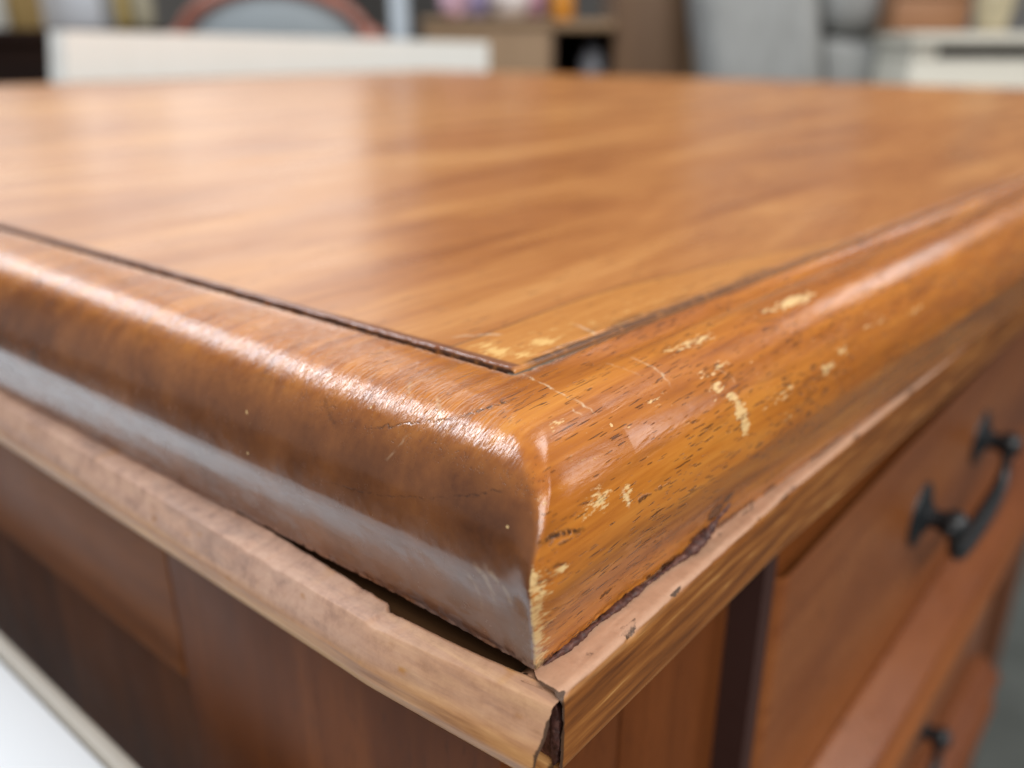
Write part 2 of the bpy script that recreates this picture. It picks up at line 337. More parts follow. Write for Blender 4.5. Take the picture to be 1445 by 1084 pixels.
# features on the moulded edge, picked from image pixels onto its surface, in millimetres: (centre), half-length along grain, half-width
WEAR = [((20.47, 24.56, -8.11), 2.2, 2.6, 1.0), ((21.26, 24.99, -10.48), 1.8, 2.2, 1.0), ((19.53, 23.86, -5.94), 2.0, 1.6, 0.9), ((18.41, 21.09, -4.21), 2.6, 1.4, 0.85), ((11.72, 56.89, -0.28), 10, 1.9, 0.95), ((11.21, 49.1, -0.17), 7, 1.6, 0.6), ((11.0, 25.82, -0.18), 11, 2.0, 0.62), ((20.89, 52.08, -9.08), 4, 1.4, 0.8), ((20.35, 58.58, -7.65), 3.5, 1.6, 0.75), ((20.89, 35.69, -9.17), 7, 1.5, 0.6), ((21.68, 37.35, -13.03), 3, 1.1, 0.7), ((20.78, -9.08, -8.5), 4, 2.4, 0.75), ((21.2, -3.97, -10.06), 2.0, 1.8, 0.72), ((20.86, -11.76, -8.89), 3, 1.6, 0.6), ((13.95, -8.97, -0.95), 2.8, 2.0, 0.46), ((19.67, 72.12, -6.03), 8, 1.6, 0.55), ((20.53, 91.21, -8.13), 8, 1.8, 0.5), ((16.47, 23.73, -2.31), 9, 1.6, 0.5), ((16.51, 9.47, -2.37), 4, 1.0, 0.45), ((19.81, -18.21, -5.79), 1.0, 1.6, 0.5), ((21.18, -20.65, -15.84), 2.2, 2.6, 0.62), ((21.61, -18.04, -13.31), 3, 1.0, 0.6), ((-9.94, -16.76, -2.58), 0.28, 0.28, 1.3), ((16.26, -20.74, -8.58), 0.28, 0.28, 1.3), ((16.95, -1.56, -2.67), 0.35, 0.35, 1.5), ((-30.79, -21.78, -13.67), 0.3, 0.3, 1.3), ((-31.9, -20.47, -7.97), 0.4, 0.4, 1.2)]
SCRATCH = [([(1.37, -0.23, -0.16), (3.49, -0.91, 0.06), (5.72, -1.62, 0.15), (8.85, -2.25, 0.06), (11.13, -2.61, -0.19), (13.13, -2.48, -0.65), (15.14, -2.24, -1.42)], 0.24, 1.0), ([(11.71, -4.56, -0.36), (12.91, -4.57, -0.59), (14.36, -4.48, -1.07)], 0.2, 0.7), ([(8.59, 14.42, 0.06), (11.02, 14.11, -0.13), (13.39, 14.01, -0.68), (14.94, 13.43, -1.38), (16.3, 12.94, -2.23)], 0.26, 0.75), ([(7.38, 10.22, 0.06), (10.31, 10.18, -0.06), (12.65, 10.43, -0.48)], 0.22, 0.5), ([(16.47, 23.73, -2.31), (17.83, 25.47, -3.55), (18.99, 25.65, -4.97)], 0.2, 0.4), ([(-7.99, -11.47, -0.27), (-6.46, -13.01, -0.6), (-4.93, -14.44, -1.13)], 0.3, 0.6), ([(-2.24, -12.49, -0.47), (-0.22, -14.26, -1.1), (1.62, -15.83, -1.96)], 0.3, 0.7), ([(-2.06, -18.06, -3.86), (-2.86, -19.17, -5.33), (-3.86, -20.12, -7.04)], 0.22, 0.3), ([(20.88, -4.68, -8.9), (21.29, -3.92, -10.44), (21.52, -3.86, -11.57)], 0.35, 0.7), ([(10.53, -21.83, -16.21), (11.74, -21.7, -17.51), (12.17, -21.24, -19.64), (11.94, -20.65, -21.9)], 0.5, 0.3), ([(12.25, -21.84, -14.69), (13.77, -21.85, -15.67), (14.69, -21.69, -17.76), (14.48, -20.98, -20.71)], 0.55, 0.32), ([(13.87, -21.82, -14.21), (15.85, -21.89, -15.21), (17.11, -21.9, -16.54), (17.7, -21.61, -18.92)], 0.55, 0.32)]
CRACK = [([(6.03, -8.57, 0.08), (6.09, -9.72, -0.01), (5.57, -10.73, -0.11), (5.06, -12.25, -0.4), (4.2, -13.36, -0.74), (3.33, -14.22, -1.07)], 0.3, 1.0), ([(3.33, -14.22, -1.07), (0.99, -15.53, -1.77), (-2.09, -16.75, -2.59), (-4.88, -17.7, -3.43), (-8.46, -18.62, -4.52)], 0.17, 0.8), ([(14.24, -19.08, -5.27), (12.55, -19.57, -6.02), (10.76, -20.0, -6.84), (7.84, -20.48, -7.86)], 0.2, 0.85), ([(7.84, -20.48, -7.86), (3.62, -21.0, -9.43), (-2.82, -21.4, -11.14), (-9.83, -21.63, -12.41), (-15.38, -21.66, -12.67)], 0.15, 0.5), ([(-18.2, -16.87, -2.67), (-17.51, -17.92, -3.69), (-15.54, -18.86, -4.9), (-13.32, -19.41, -5.73)], 0.45, 0.3), ([(20.63, -20.46, -9.14), (20.79, -18.39, -9.08), (21.01, -16.05, -9.55), (21.29, -13.12, -10.54)], 0.45, 1.0), ([(21.07, -20.31, -12.64), (21.46, -18.52, -12.57), (21.68, -16.84, -12.77)], 0.25, 0.8), ([(-19.77, -7.93, 0.08), (-18.5, -5.75, 0.08)], 0.3, 0.7), ([(-15.92, -8.85, -0.06), (-15.55, -7.61, -0.01)], 0.3, 0.8), ([(21.15, -3.79, -20.32), (20.95, 4.73, -20.75), (21.29, 17.26, -19.19), (21.74, 23.02, -17.39), (21.81, 40.2, -16.01)], 0.22, 0.6), ([(9.66, 9.49, -0.03), (9.36, 3.73, -0.0), (9.16, -0.4, 0.06)], 0.14, 0.4)]
CRUD = [((21.54, 0.04, -11.65), 5.0, 0.9, 0.6), ((21.55, 4.11, -11.75), 5.0, 0.8, 0.58), ((20.2, 21.17, -23.33), 3.5, 2.0, 0.95), ((20.56, 23.96, -22.07), 2.5, 1.6, 0.8), ((19.67, 17.17, -25.74), 4, 1.2, 0.8), ((21.22, -16.31, -10.36), 3, 0.7, 0.55), ((20.15, -5.24, -23.71), 4, 1.0, 0.6)]
DUST = [((19.5, -19.5, -24), 5, 4, 0.5)]
#FEATURES_END

def moulded_edge():
    pr = resample(catmull(PROF, 12), 0.16); o, z = pr[:, 0], pr[:, 1]; m = len(pr)
    R = np.interp(-z, [0, 2, 6, 10, 16, 28], [3.0, 2.6, 1.4, 0.8, 0.6, 0.5]); R = np.minimum(R, np.maximum(o - 0.05, 0.02))
    d = growth(240, 0.16, 1.0, 1.03) if False else growth(240, 0.16, 720.0, 1.03)
    na = 14
    rows = []
    cxy = o - R
    for k in d[::-1]: rows.append(np.stack([cxy - k * (LX * 1000 + 0) / 720.0, -o, z], 1))
    for a in np.linspace(0, np.pi / 2, na + 2)[1:-1]:
        rows.append(np.stack([cxy + R * np.sin(a), -cxy - R * np.cos(a), z], 1))
    for k in d: rows.append(np.stack([o, -cxy + k * (LY * 1000) / 720.0, z], 1))
    V = np.array(rows)                       # (n, m, 3) mm
    # worn arris: chipped towards one side or the other
    arr = np.exp(-(np.linalg.norm(V[..., :2] - np.stack([o, -o], 1)[None], axis=-1) / 3.0) ** 2)
    sh = np.interp(-z, [0, 2, 5, 8, 11, 14, 18, 22, 28], [0, 0.4, 0.5, 0.1, -0.5, -0.75, -0.6, -0.3, 0.0])
    on = sstep(8, 14, o)[None, :] * arr
    V[..., 0] += sh[None] * on; V[..., 1] += sh[None] * on
    N = fbm(V * np.array([0.25, 0.12, 0.25]), 3) - 0.5
    end = np.zeros(V.shape[:2])
    E = np.zeros(V.shape); E[1:-1] = V[2:] - V[:-2]; E[0] = E[1]; E[-1] = E[-2]
    G = np.zeros(V.shape); G[:, 1:-1] = V[:, 2:] - V[:, :-2]; G[:, 0] = G[:, 1]; G[:, -1] = G[:, -2]
    Nn = np.cross(G, E); Nn /= np.maximum(np.linalg.norm(Nn, axis=-1, keepdims=True), 1e-9)
    if Nn[len(V) // 4, m // 3, 2] < 0: Nn = -Nn
    end = sstep(0.35, 0.98, -Nn[..., 1])
    P0 = V.copy()
    V[..., 2] += 0.75 * (np.exp(-((o - 2.9) / 1.3) ** 2) - 0.45 * np.exp(-((o - 6.2) / 1.1) ** 2))[None] * sstep(2, 16, V[..., 1])
    # hand-worn waviness, ragged gap edge, chewed bottom arris
    V += Nn * (N * 0.11)[..., None] * sstep(1.5, 6, o)[None, :, None]
    ragged = (fbm(P0 * 0.9, 3) - 0.5)
    near = np.exp(-(np.clip(o - 0.4, 0, 9) / 0.9) ** 2)[None]
    V[..., 2] -= near * np.clip(ragged + 0.05, 0, 1) * 0.9
    bot = np.exp(-((z + 27.6) / 0.9) ** 2)[None] * (o > 15)[None]
    V += Nn * (-(np.clip(fbm(P0 * 0.9 + 9, 4) - 0.45, 0, 1) * (0.8 - 0.1 * (V[..., 0] > 19))) * bot)[..., None]
    wear = np.zeros(end.shape); scr = wear.copy(); cr = wear.copy(); crud = wear.copy(); dust = wear.copy()
    for c, ry, rp, s in WEAR: wear = np.maximum(wear, s * blob(P0, c, ry, rp, 0.6))
    for c, ry, rp, s in CRUD: crud = np.maximum(crud, s * blob(P0, c, ry, rp, 0.6))
    for c, rx, rp, s in DUST: dust = np.maximum(dust, s * blobx(P0, c, rx, rp))
    for pts, wd, s in SCRATCH: scr = np.maximum(scr, s * polyline(P0, pts, wd))
    for pts, wd, s in CRACK: cr = np.maximum(cr, s * polyline(P0, pts, wd))
    right = sstep(0.3, 0.7, Nn[..., 0])
    leftness = sstep(6.0, -2.0, P0[..., 0] + 0.6 * P0[..., 1] + 3 * N)
    fibre = 0.25 + 0.75 * leftness * sstep(2.0, 6.0, o)[None] * sstep(0.75, 0.45, end)
    left = sstep(0.3, 0.7, -Nn[..., 1])
    # arris rubbed through to bare wood low down, dust in the gap and along the left foot
    wear = np.maximum(wear, 0.75 * arr * sstep(-9, -13, z)[None] * (V[..., 0] > o[None] - 0.9 + sh[None] * on) * right)
    wear = np.maximum(wear, 0.20 * np.exp(-((o - 18.6) / 2.0) ** 2)[None] * (z > -9)[None] * right)
    dust = np.maximum(dust, 0.85 * np.exp(-((o - 1.0) / 1.3) ** 2)[None] * (z > -3)[None] * (0.35 + 0.65 * fbm(P0 * 0.35, 2)))
    film = left * sstep(-15.2, -17.4, z + np.interp(P0[..., 0], [-999, 7, 11, 15, 18, 22], [0, 0, 0.2, 0.8, 2.0, 3.5])) * (0.48 + 0.44 * sstep(16, -100, P0[..., 0]))
    film = film * (1 - 0.62 * sstep(-20.5, -25.5, z + 5 * N) * sstep(0.40, 0.58, fbm(P0 * np.array([0.45, 0.8, 0.8]) + 4, 4)))
    film = film * (1 - 0.45 * sstep(0.50, 0.62, fbm(P0 * np.array([0.12, 0.4, 0.5]) + 14, 4)))
    crud = np.maximum(crud, 0.62 * right * sstep(-24.6, -27.4, z)[None] * sstep(0.40, 0.55, fbm(P0 * np.array([0.3, 0.16, 0.3]) + 31, 3)))
    Vw = skew(V) * MM
    ob = grid('moulded_edge', Vw, M_EDGE, desk, True, dict(endgrain=end, wear=wear, scratch=scr, crack=cr, crud=crud, dust=dust, film=film, fibre=fibre, leftness=leftness), flip=True)
    return ob
EDGE = moulded_edge()

PWEAR = [((-6.5, 4.2, 0.1), 3.4, 2.8, 1.0), ((-3.0, 5.6, 0.1), 3.0, 2.0, 0.8), ((-5.0, 11.6, 0.1), 3.2, 2.2, 1.0), ((-10, 5, 0.1), 5, 3, 0.55)]
PSCR = [([(-6.6, 21.5, 0.1), (-4.0, 20.8, 0.1), (-1.2, 19.6, 0.1)], 0.3, 0.9), ([(-14, 8, 0.1), (-13, 9.5, 0.1), (-11.5, 10.5, 0.1)], 0.4, 0.7), ([(-16, 5, 0.1), (-15, 7.0, 0.1), (-14, 7.6, 0.1)], 0.4, 0.5)]
def top_panel():
    d = growth(170, 0.2, 830.0, 1.032)
    xs = -np.concatenate([[0.02, 0.02, 0.05], 0.12 + d]); ys = 0.32 + np.concatenate([[-0.42, -0.42, -0.38, -0.30, -0.18, 0.0], 0.16 + d * (LY * 1000 + 2) / 830.0])
    V = np.zeros((len(xs), len(ys), 3)); V[..., 0] = xs[:, None]; V[..., 1] = ys[None]
    X, Yy = V[..., 0], V[..., 1]
    lipn = np.exp(-(np.clip(Yy + 0.4, 0, 50) / 1.5) ** 2)
    N = fbm(np.stack([X * 0.35, Yy * 0.35, 0 * X], -1), 3) - 0.5
    fadeL = 0.55 + 0.45 * sstep(-6, -60, X)
    V[..., 2] = 0.10 + lipn * (0.45 + 0.6 * N) * fadeL
    Yy = Yy - 0.32; e = np.clip((Yy + 0.42) / 0.8, 0, 1); V[..., 2] -= 0.75 * (1 - np.sqrt(np.clip(1 - (1 - e) ** 2, 0, 1)))
    g = np.clip((-X) / 0.7, 0, 1); V[..., 2] -= 0.5 * (1 - np.sqrt(np.clip(1 - (1 - g) ** 2, 0, 1)))
    V[..., 2] -= 0.30 * np.exp(-((X + 1.4 + 0.6 * N) / 0.25) ** 2) * sstep(3, 9, Yy)
    V[..., 1] += (Yy < 0.2) * (fbm(np.stack([X * 0.8, 0 * X, 0 * X + 3], -1), 3) - 0.5) * 0.55
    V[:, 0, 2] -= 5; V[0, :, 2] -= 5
    P0 = V.copy()
    xb = np.interp(Yy, [-5, 0, 20, 41, 75, 108, 116], [-12.0, -12.6, -14.6, -15.2, -10.5, -2.4, 3.0]) + 1.2 * (fbm(np.stack([0 * X, Yy * 0.12, 0 * X + 8], -1), 3) - 0.5)
    band = sstep(-0.35, 0.35, X - xb)
    line = np.exp(-((X - xb) / 0.20) ** 2) * 0.85 * (Yy < 114)
    xc = -1.5 + 0.9 * (fbm(np.stack([0 * X, Yy * 0.10, 0 * X + 3], -1), 3) - 0.5)
    line = np.maximum(line, 0.8 * np.exp(-((X - xc) / 0.16) ** 2) * sstep(5, 12, Yy) * sstep(130, 80, Yy))
    gdirt = np.exp(-((X + 0.5) / 0.75) ** 2) * sstep(1, 5, Yy) * (0.95 - 0.45 * sstep(40, 120, Yy))
    gr = sstep(0.35, 0.6, fbm(np.stack([X * 1.2, Yy * 0.25, 0 * X + 5], -1), 3)) * np.exp(-((X + 2.0) / 1.2) ** 2) * sstep(12, 22, Yy) * sstep(120, 60, Yy)
    gdirt = np.maximum(gdirt, 0.55 * gr)
    lip = sstep(1.9, 1.0, Yy) * sstep(0.2, -1.0, X)
    wear = np.zeros(X.shape); scr = wear.copy(); cr = np.maximum(line, gdirt); cr[:, :3] = 1.0; lip[:, :3] = 0.0  # front wall painted dark for the grime and shade in the gap
    for c, ry, rp, s in PWEAR: wear = np.maximum(wear, s * blob(P0, c, ry, rp, 0.6))
    wear = np.maximum(wear, (0.22 + 0.14 * np.exp(-((X + 4.5) / 2.5) ** 2)) * band * sstep(110, 30, Yy))
    for pts, wd, s in PSCR: scr = np.maximum(scr, s * polyline(P0, pts, wd))
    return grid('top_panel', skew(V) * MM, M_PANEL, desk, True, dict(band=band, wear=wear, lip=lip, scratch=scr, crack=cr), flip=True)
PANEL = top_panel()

def gap_fill():
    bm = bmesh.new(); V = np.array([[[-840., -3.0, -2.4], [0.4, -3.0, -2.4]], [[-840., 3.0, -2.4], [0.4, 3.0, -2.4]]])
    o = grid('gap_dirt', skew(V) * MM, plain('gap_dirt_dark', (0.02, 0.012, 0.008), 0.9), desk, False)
    V = np.array([[[-1.0, -0.3, -0.62], [0.6, -0.3, -0.55]], [[-1.0, 798., -0.62], [0.6, 798., -0.55]]])
    o = grid('groove_dirt', skew(V) * MM, plain('groove_dirt_grey', (0.17, 0.135, 0.10), 0.9, 0.6, 400, bump=0.8), desk, False)
gap_fill()

def far_edges():
    # plain rounded edges on the two far sides of the top
    V = []
    for a in np.linspace(0, np.pi, 9): V.append((-843 - 12 * math.sin(a), -14 + 14.2 * math.cos(a)))
    A = np.array([[(x, y, z) for (x, z) in V] for y in (-22, 200, 400, 600, 818)], float)
    grid('back_edge', skew(A) * MM, M_EDGE_FAR, desk, True)
    V = []
    for a in np.linspace(0, np.pi, 9): V.append((803 + 12 * math.sin(a), -14 + 14.2 * math.cos(a)))
    A = np.array([[(x, y, z) for (y, z) in V] for x in (-855, -400, -200, 0, 22)], float)
    grid('side_edge', skew(A) * MM, M_EDGE_FAR, desk, True)
M_EDGE_FAR = wood('far_edge_wood', [(0.30, (0.18, 0.055, 0.012)), (0.5, (0.32, 0.12, 0.026)), (0.7, (0.45, 0.19, 0.05))], axis=1)
far_edges()

# lip under the top: two strips meeting at the cracked corner
def lip_front():
    prof = resample(np.array([(6, -28.4), (18, -28.3), (23.0, -28.15), (23.7, -28.35), (24.0, -28.9), (24.1, -34), (24.0, -39.2), (23.7, -39.8), (23.0, -40.0), (6, -40)], float), 0.3)
    x, z = prof[:, 0], prof[:, 1]; d = growth(240, 0.22, 800, 1.035)
    V = np.zeros((len(d), len(x), 3)); V[..., 0] = x[None]; V[..., 2] = z[None]; V[..., 1] = (d[:, None] - 22.8 + 0.010 * (24 - x)[None] * 4)
    # mitre
    V[..., 1] = np.maximum(V[..., 1], -20.2 + np.clip(21 - V[..., 0], 0, 99) * 0.6 + 0.9 * (fbm(np.stack([V[..., 0] * 0.4, V[..., 2] * 0.5, 0 * V[..., 0]], -1), 3) - 0.5))
    N = fbm(V * np.array([0.5, 0.22, 0.5]), 4) - 0.5
    edge = np.exp(-((z + 28.6) / 0.8) ** 2) * (x > 21)
    V[..., 0] -= edge[None] * np.clip(N + 0.06, 0, 1) * 1.3; V[..., 2] -= edge[None] * np.clip(N + 0.06, 0, 1) * 0.6
    V[..., 0] += 0.14 * (fbm(V * 0.05, 2) - 0.5)
    V[..., 0] += 0.030 * np.maximum(V[..., 1] - 40, 0) * np.clip((V[..., 0] - 6) / 12, 0, 1)
    raw = np.broadcast_to((sstep(-28.75, -28.45, z) * (x > 12))[None], N.shape) * (0.9 + 0 * N)
    tan = sstep(-38.6, -39.6, z)[None] * 0.7 + 0 * N + 0.8 * np.exp(-((z + 29.0) / 0.4) ** 2)[None] * sstep(20, -10, V[..., 1])
    crud = 0.62 * edge[None] * sstep(0.08, 0.16, N) + 0.8 * np.exp(-np.clip(V[..., 1] + 20.0, 0, 99) / 0.55)
    grid('lip_strip', V * MM, M_LIP, desk, True, dict(axis=0 * N, tan=tan, raw=raw, crud=crud), flip=True)
def lip_end():
    prof = resample(np.array([(6, -31.4), (19.0, -31.2), (22.8, -31.0), (23.4, -29.4), (23.8, -28.35), (24.3, -28.2), (24.9, -28.9), (26.2, -31.8), (26.9, -34.2), (26.9, -36.0), (26.3, -37.6), (25.0, -38.4), (23, -38.6), (6, -38.6)], float), 0.3)
    y, z = -prof[:, 0], prof[:, 1]; d = growth(260, 0.22, 720, 1.035)
    V = np.zeros((len(d), len(y), 3)); V[..., 1] = y[None]; V[..., 2] = z[None]; V[..., 0] = (24.6 - d)[:, None]
    V[..., 0] = np.minimum(V[..., 0], 23.6 + 0.9 * (fbm(np.stack([V[..., 1] * 0.4, V[..., 2] * 0.5, 5 + 0 * V[..., 0]], -1), 3) - 0.5))
    X = V[..., 0].copy()
    N = fbm(V * np.array([0.3, 0.5, 0.5]) + 7, 4) - 0.5
    top = np.exp(-((z + 28.4) / 1.0) ** 2) * (y < -23.2)
    # the recess behind the ridge fills up next to the corner, where the ridge has broken away
    up = sstep(14.5, 18.5, X) * ((z > -31.6) & (y > -23.7))[None]
    V[..., 2] = V[..., 2] * (1 - up) + (-28.9) * up
    brk = 0.38 * np.clip((X + 34.0) / 46.0, 0, 1) + 0.22 * sstep(-5.4, -3.0, X + 4 * N)
    inn = ((y < -22.9) & (y > -24.6) & (z > -30))[None] * (1 - brk)
    V[..., 1] += inn * (4.3 + 0.6 * N)
    V[..., 2] -= top[None] * (brk * 0.7 + np.clip(N, 0, 1) * 1.5)
    # outer face of the straight strip tapered inward to meet the corner's image position
    V[..., 1] += (3.6 - 1.8 * sstep(-31, -38, z))[None] * np.clip((X + 4.0) / 28.0, 0, 1) ** 1.15 * sstep(-10.0, -24.0, y)[None]
    V[..., 1] -= 0.22 * (fbm(V * 0.06 + 2, 2) - 0.5)
    face = sstep(-35.2, -32.4, z)[None] * (y < -23.2)[None]
    raw = face * sstep(-0.25, -0.08, N + 0.1)
    raw = np.clip(raw * (0.50 + 0.50 * sstep(14, -22, X)), 0, 1); raw = np.maximum(raw, 0.55 * up)
    tan = np.ones_like(N) * 0.9; raw = raw * 0.85
    rec = ((y > -23.6) & (z > -32))[None] * (1 - up) * 0.95 * np.where((z > -28.9)[None] & (brk < 0.5), 0.0, 1.0)  # recess painted dark through the crud mask to deepen its shade
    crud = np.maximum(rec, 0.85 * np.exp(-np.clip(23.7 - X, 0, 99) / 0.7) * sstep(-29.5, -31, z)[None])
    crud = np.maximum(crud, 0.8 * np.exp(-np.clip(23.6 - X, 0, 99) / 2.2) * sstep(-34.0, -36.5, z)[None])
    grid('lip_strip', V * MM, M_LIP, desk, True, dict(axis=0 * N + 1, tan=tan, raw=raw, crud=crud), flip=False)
lip_front(); lip_end()
box('lip_core', (-0.69, -0.0200, -0.0384), (0.0234, 0.79, -0.0316), M_CRUST, desk, 0)

# lumps of old filler and grime squeezed out under the front edge
def crust(path, r0, seed, name='old_filler'):
    pts = np.array(path, float); s = np.linspace(0, 1, int(np.linalg.norm(np.diff(pts, axis=0), axis=1).sum() / 0.22)); u = np.linspace(0, 1, len(pts))
    P = np.stack([np.interp(s, u, pts[:, i]) for i in range(3)], 1); n = 14; a = np.linspace(0, 2 * np.pi, n, endpoint=False)
    r = r0 * (0.35 + 1.5 * np.clip(fbm(np.stack([P[:, 1] * 0.45 + seed, P[:, 0] * 0, P[:, 2] * 0], 1), 3) - 0.22, 0, 1)) * np.minimum(1, 8 * np.minimum(s + 0.02, 1.02 - s))
    V = P[None] + r[None, :, None] * np.stack([np.cos(a)[:, None] + 0 * r, 0 * a[:, None] + 0 * r, 0.75 * np.sin(a)[:, None] + 0 * r], -1)
    V += (np.stack([fbm(V * 1.6 + k * 11 + seed, 4) for k in range(3)], -1) - 0.5) * (0.9 * r0)
    return grid(name, V * MM, M_CRUST, desk, False, close=True)
crust([(19.1, -17.5, -28.0), (19.5, -10, -27.9), (19.7, 0, -27.8), (20.3, 10, -27.7), (20.9, 18, -27.5)], 0.62, 3)
crust([(20.6, 14.0, -27.5), (20.9, 18, -26.6), (20.9, 22, -25.2), (20.9, 26.5, -23.6)], 0.95, 9)
crust([(23.0, -20.6, -29.2), (23.3, -20.5, -33.0), (23.2, -20.6, -38.6)], 0.55, 21)

# ------------------------------------------------------------------ carcass
H = 42.0
def mmbox(name, lo, hi, mat, parent=desk, bev=1.0, seg=2):
    return box(name, tuple(v * MM for v in lo), tuple(v * MM for v in hi), mat, parent, bev * MM, seg)
# end of the desk: frame and recessed panel
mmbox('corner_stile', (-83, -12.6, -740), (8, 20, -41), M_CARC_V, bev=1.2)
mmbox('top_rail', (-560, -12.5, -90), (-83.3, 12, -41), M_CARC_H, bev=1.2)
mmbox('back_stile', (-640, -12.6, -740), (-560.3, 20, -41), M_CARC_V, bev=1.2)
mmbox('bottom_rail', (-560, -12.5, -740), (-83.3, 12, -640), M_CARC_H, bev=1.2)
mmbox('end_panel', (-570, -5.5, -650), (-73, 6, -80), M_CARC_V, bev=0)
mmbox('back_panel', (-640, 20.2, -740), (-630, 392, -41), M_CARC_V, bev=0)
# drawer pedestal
M_RAIL = wood('rail_wood_shaded', [(0.30, (0.030, 0.009, 0.003)), (0.7, (0.075, 0.024, 0.008))], axis=1, rough=0.5, spec=0.2)  # rail colour darkened to paint the shade under the lip and between drawers
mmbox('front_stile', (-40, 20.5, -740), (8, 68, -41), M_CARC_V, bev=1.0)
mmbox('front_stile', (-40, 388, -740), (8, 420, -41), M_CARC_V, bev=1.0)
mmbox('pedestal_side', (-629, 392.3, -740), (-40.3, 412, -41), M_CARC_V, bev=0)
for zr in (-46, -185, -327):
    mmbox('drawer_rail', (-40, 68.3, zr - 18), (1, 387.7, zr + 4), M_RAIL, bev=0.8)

def drawer(z0, z1):
    """front z0 (top) .. z1 (bottom): field, sloping thumbnail and a rounded bead"""
    y0, y1 = 66.0, 396.0
    d = bpy.data.objects.new('drawer', None); COL.objects.link(d); d.parent = desk
    xf = 16.5
    prof = [(2, z0), (xf - 2.2, z0), (xf - 0.6, z0 - 0.6), (xf, z0 - 2.2), (xf, z1 + 38), (xf + 0.6, z1 + 37.0), (xf + 10.0, z1 + 30), (xf + 12.0, z1 + 28.5), (xf + 12.2, z1 + 26),
            (xf + 6.0, z1 + 22), (xf + 5.4, z1 + 19), (xf + 11.6, z1 + 11.5), (xf + 13, z1 + 7), (xf + 12.4, z1 + 3), (xf + 9, z1 + 0.8), (xf + 4, z1), (2, z1)]
    pr = resample(catmull(prof, 5), 1.0); ys = np.concatenate([[y0 + 3, y0, y0 + 1.2, y0 + 3], np.linspace(y0 + 6, y1 - 6, 40), [y1 - 3, y1 - 1.2, y1, y1 - 3]])
    V = np.zeros((len(ys), len(pr), 3)); V[..., 0] = pr[None, :, 0]; V[..., 2] = pr[None, :, 1]; V[..., 1] = ys[:, None]
    ins = np.clip(np.minimum(ys - y0, y1 - ys), 0, 3); rr = 3 - np.sqrt(np.clip(9 - (3 - ins) ** 2, 0, 9))
    V[..., 0] -= rr[:, None] * (V[..., 0] > 6)
    V[0, :, 0] = np.minimum(V[0, :, 0], 2.0); V[-1, :, 0] = np.minimum(V[-1, :, 0], 2.0)
    V[0, :, 1] = y0; V[-1, :, 1] = y1
    grid('drawer_front', V * MM, M_DRAWER, d, True, flip=False).data.set_sharp_from_angle(angle=math.radians(50))
    box('drawer_box', tuple(v * MM for v in (-420, y0 + 12, z1 + 25)), tuple(v * MM for v in (1.6, y1 - 12, z0 - 8)), M_CARC_H, d, 0)
    zc = z0 - (30 if z0 > -100 else 38); yc = 0.5 * (y0 + y1) - 19
    for s in (-1, 1):
        yy = yc + s * 36
        ro = lathe('rosette', [(0, 3.6), (3.0, 3.6), (4.2, 3.2), (6.4, 2.0), (8.8, 1.2), (10.2, 0.9), (10.6, 0.4), (10.6, 0.0)], M_BLACK, d, 28, 'x', (xf * MM, yy * MM, zc * MM))
        ro.data.transform(Matrix.Identity(4))
        for v in ro.data.vertices: v.co = Vector(((v.co.x - xf * MM) * MM + xf * MM, (v.co.y - yy * MM) * MM + yy * MM, (v.co.z - zc * MM) * MM + zc * MM)) 
        po = lathe('post', [(3.4, 2.0), (3.0, 4), (3.0, 6), (3.4, 7), (4.2, 8.2), (4.7, 10.0), (4.2, 12.2), (2.6, 13.6), (0, 14.0)], M_BLACK, d, 24, 'x')
        for v in po.data.vertices: v.co = Vector((v.co.x * MM + xf * MM, v.co.y * MM + yy * MM, v.co.z * MM + zc * MM))
    pts = [(xf + 9.8, yc - 36 - 6.0, zc), (xf + 9.8, yc - 36, zc), (xf + 10.4, yc - 33.5, zc - 5), (xf + 10.8, yc - 32.5, zc - 9), (xf + 11.0, yc - 28, zc - 13.5), (xf + 11.0, yc - 18, zc - 15.5), (xf + 11.0, yc, zc - 16)]
    pts = pts + [(a, 2 * yc - b, c) for a, b, c in pts[-2::-1]]
    q = np.array(pts); q = np.stack([catmull(q[:, [0, 1]], 6)[:, 0], catmull(q[:, [0, 1]], 6)[:, 1], catmull(q[:, [1, 2]], 6)[:, 1]], 1)
    sr = np.linspace(-1, 1, len(q)); tube('bail', q * MM, (1.7 + 1.4 * np.exp(-(sr / 0.4) ** 2)) * MM, M_BLACK, d)
    return d
mmbox('gap_shade_strip', (0, 60.0, -500), (15.0, 65.7, -44), plain('gap_shade_dark', (0.035, 0.009, 0.005), 0.75), bev=0)  # added dark strip, paints the shade in the gap beside the drawers
drawer(-65, -178)
drawer(-193, -320)
drawer(-334, -480)
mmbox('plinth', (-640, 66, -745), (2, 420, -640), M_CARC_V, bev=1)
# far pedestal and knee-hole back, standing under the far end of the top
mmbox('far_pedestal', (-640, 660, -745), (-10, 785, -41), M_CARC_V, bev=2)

# ------------------------------------------------------------------ white work table beside the desk
def white_table():
    r = empty('white_shelf', (-0.45, -0.085, -0.745), 'narrow smooth white shelf close against the dark end of the desk', 'shelf')
    M = plain('white_laminate', (0.76, 0.80, 0.84), 0.35, 0.04, 8, bump=0.1)
    ME = plain('worn_edge_band', (0.44, 0.41, 0.36), 0.5, 0.15, 60)
    box('shelf_top', (-0.55, -0.058, 0.622), (0.52, 0.0535, 0.645), M, r, 0.002)
    box('edge_band', (-0.55, 0.0538, 0.621), (0.52, 0.0575, 0.6455), ME, r, 0.001)
    for x in (-0.53, 0.5): box('upright', (x - 0.009, -0.05, 0.0), (x + 0.009, 0.05, 0.6215), M, r, 0.002)
    box('lower_shelf', (-0.52, -0.05, 0.25), (0.49, 0.05, 0.268), M, r, 0.002)
white_table()

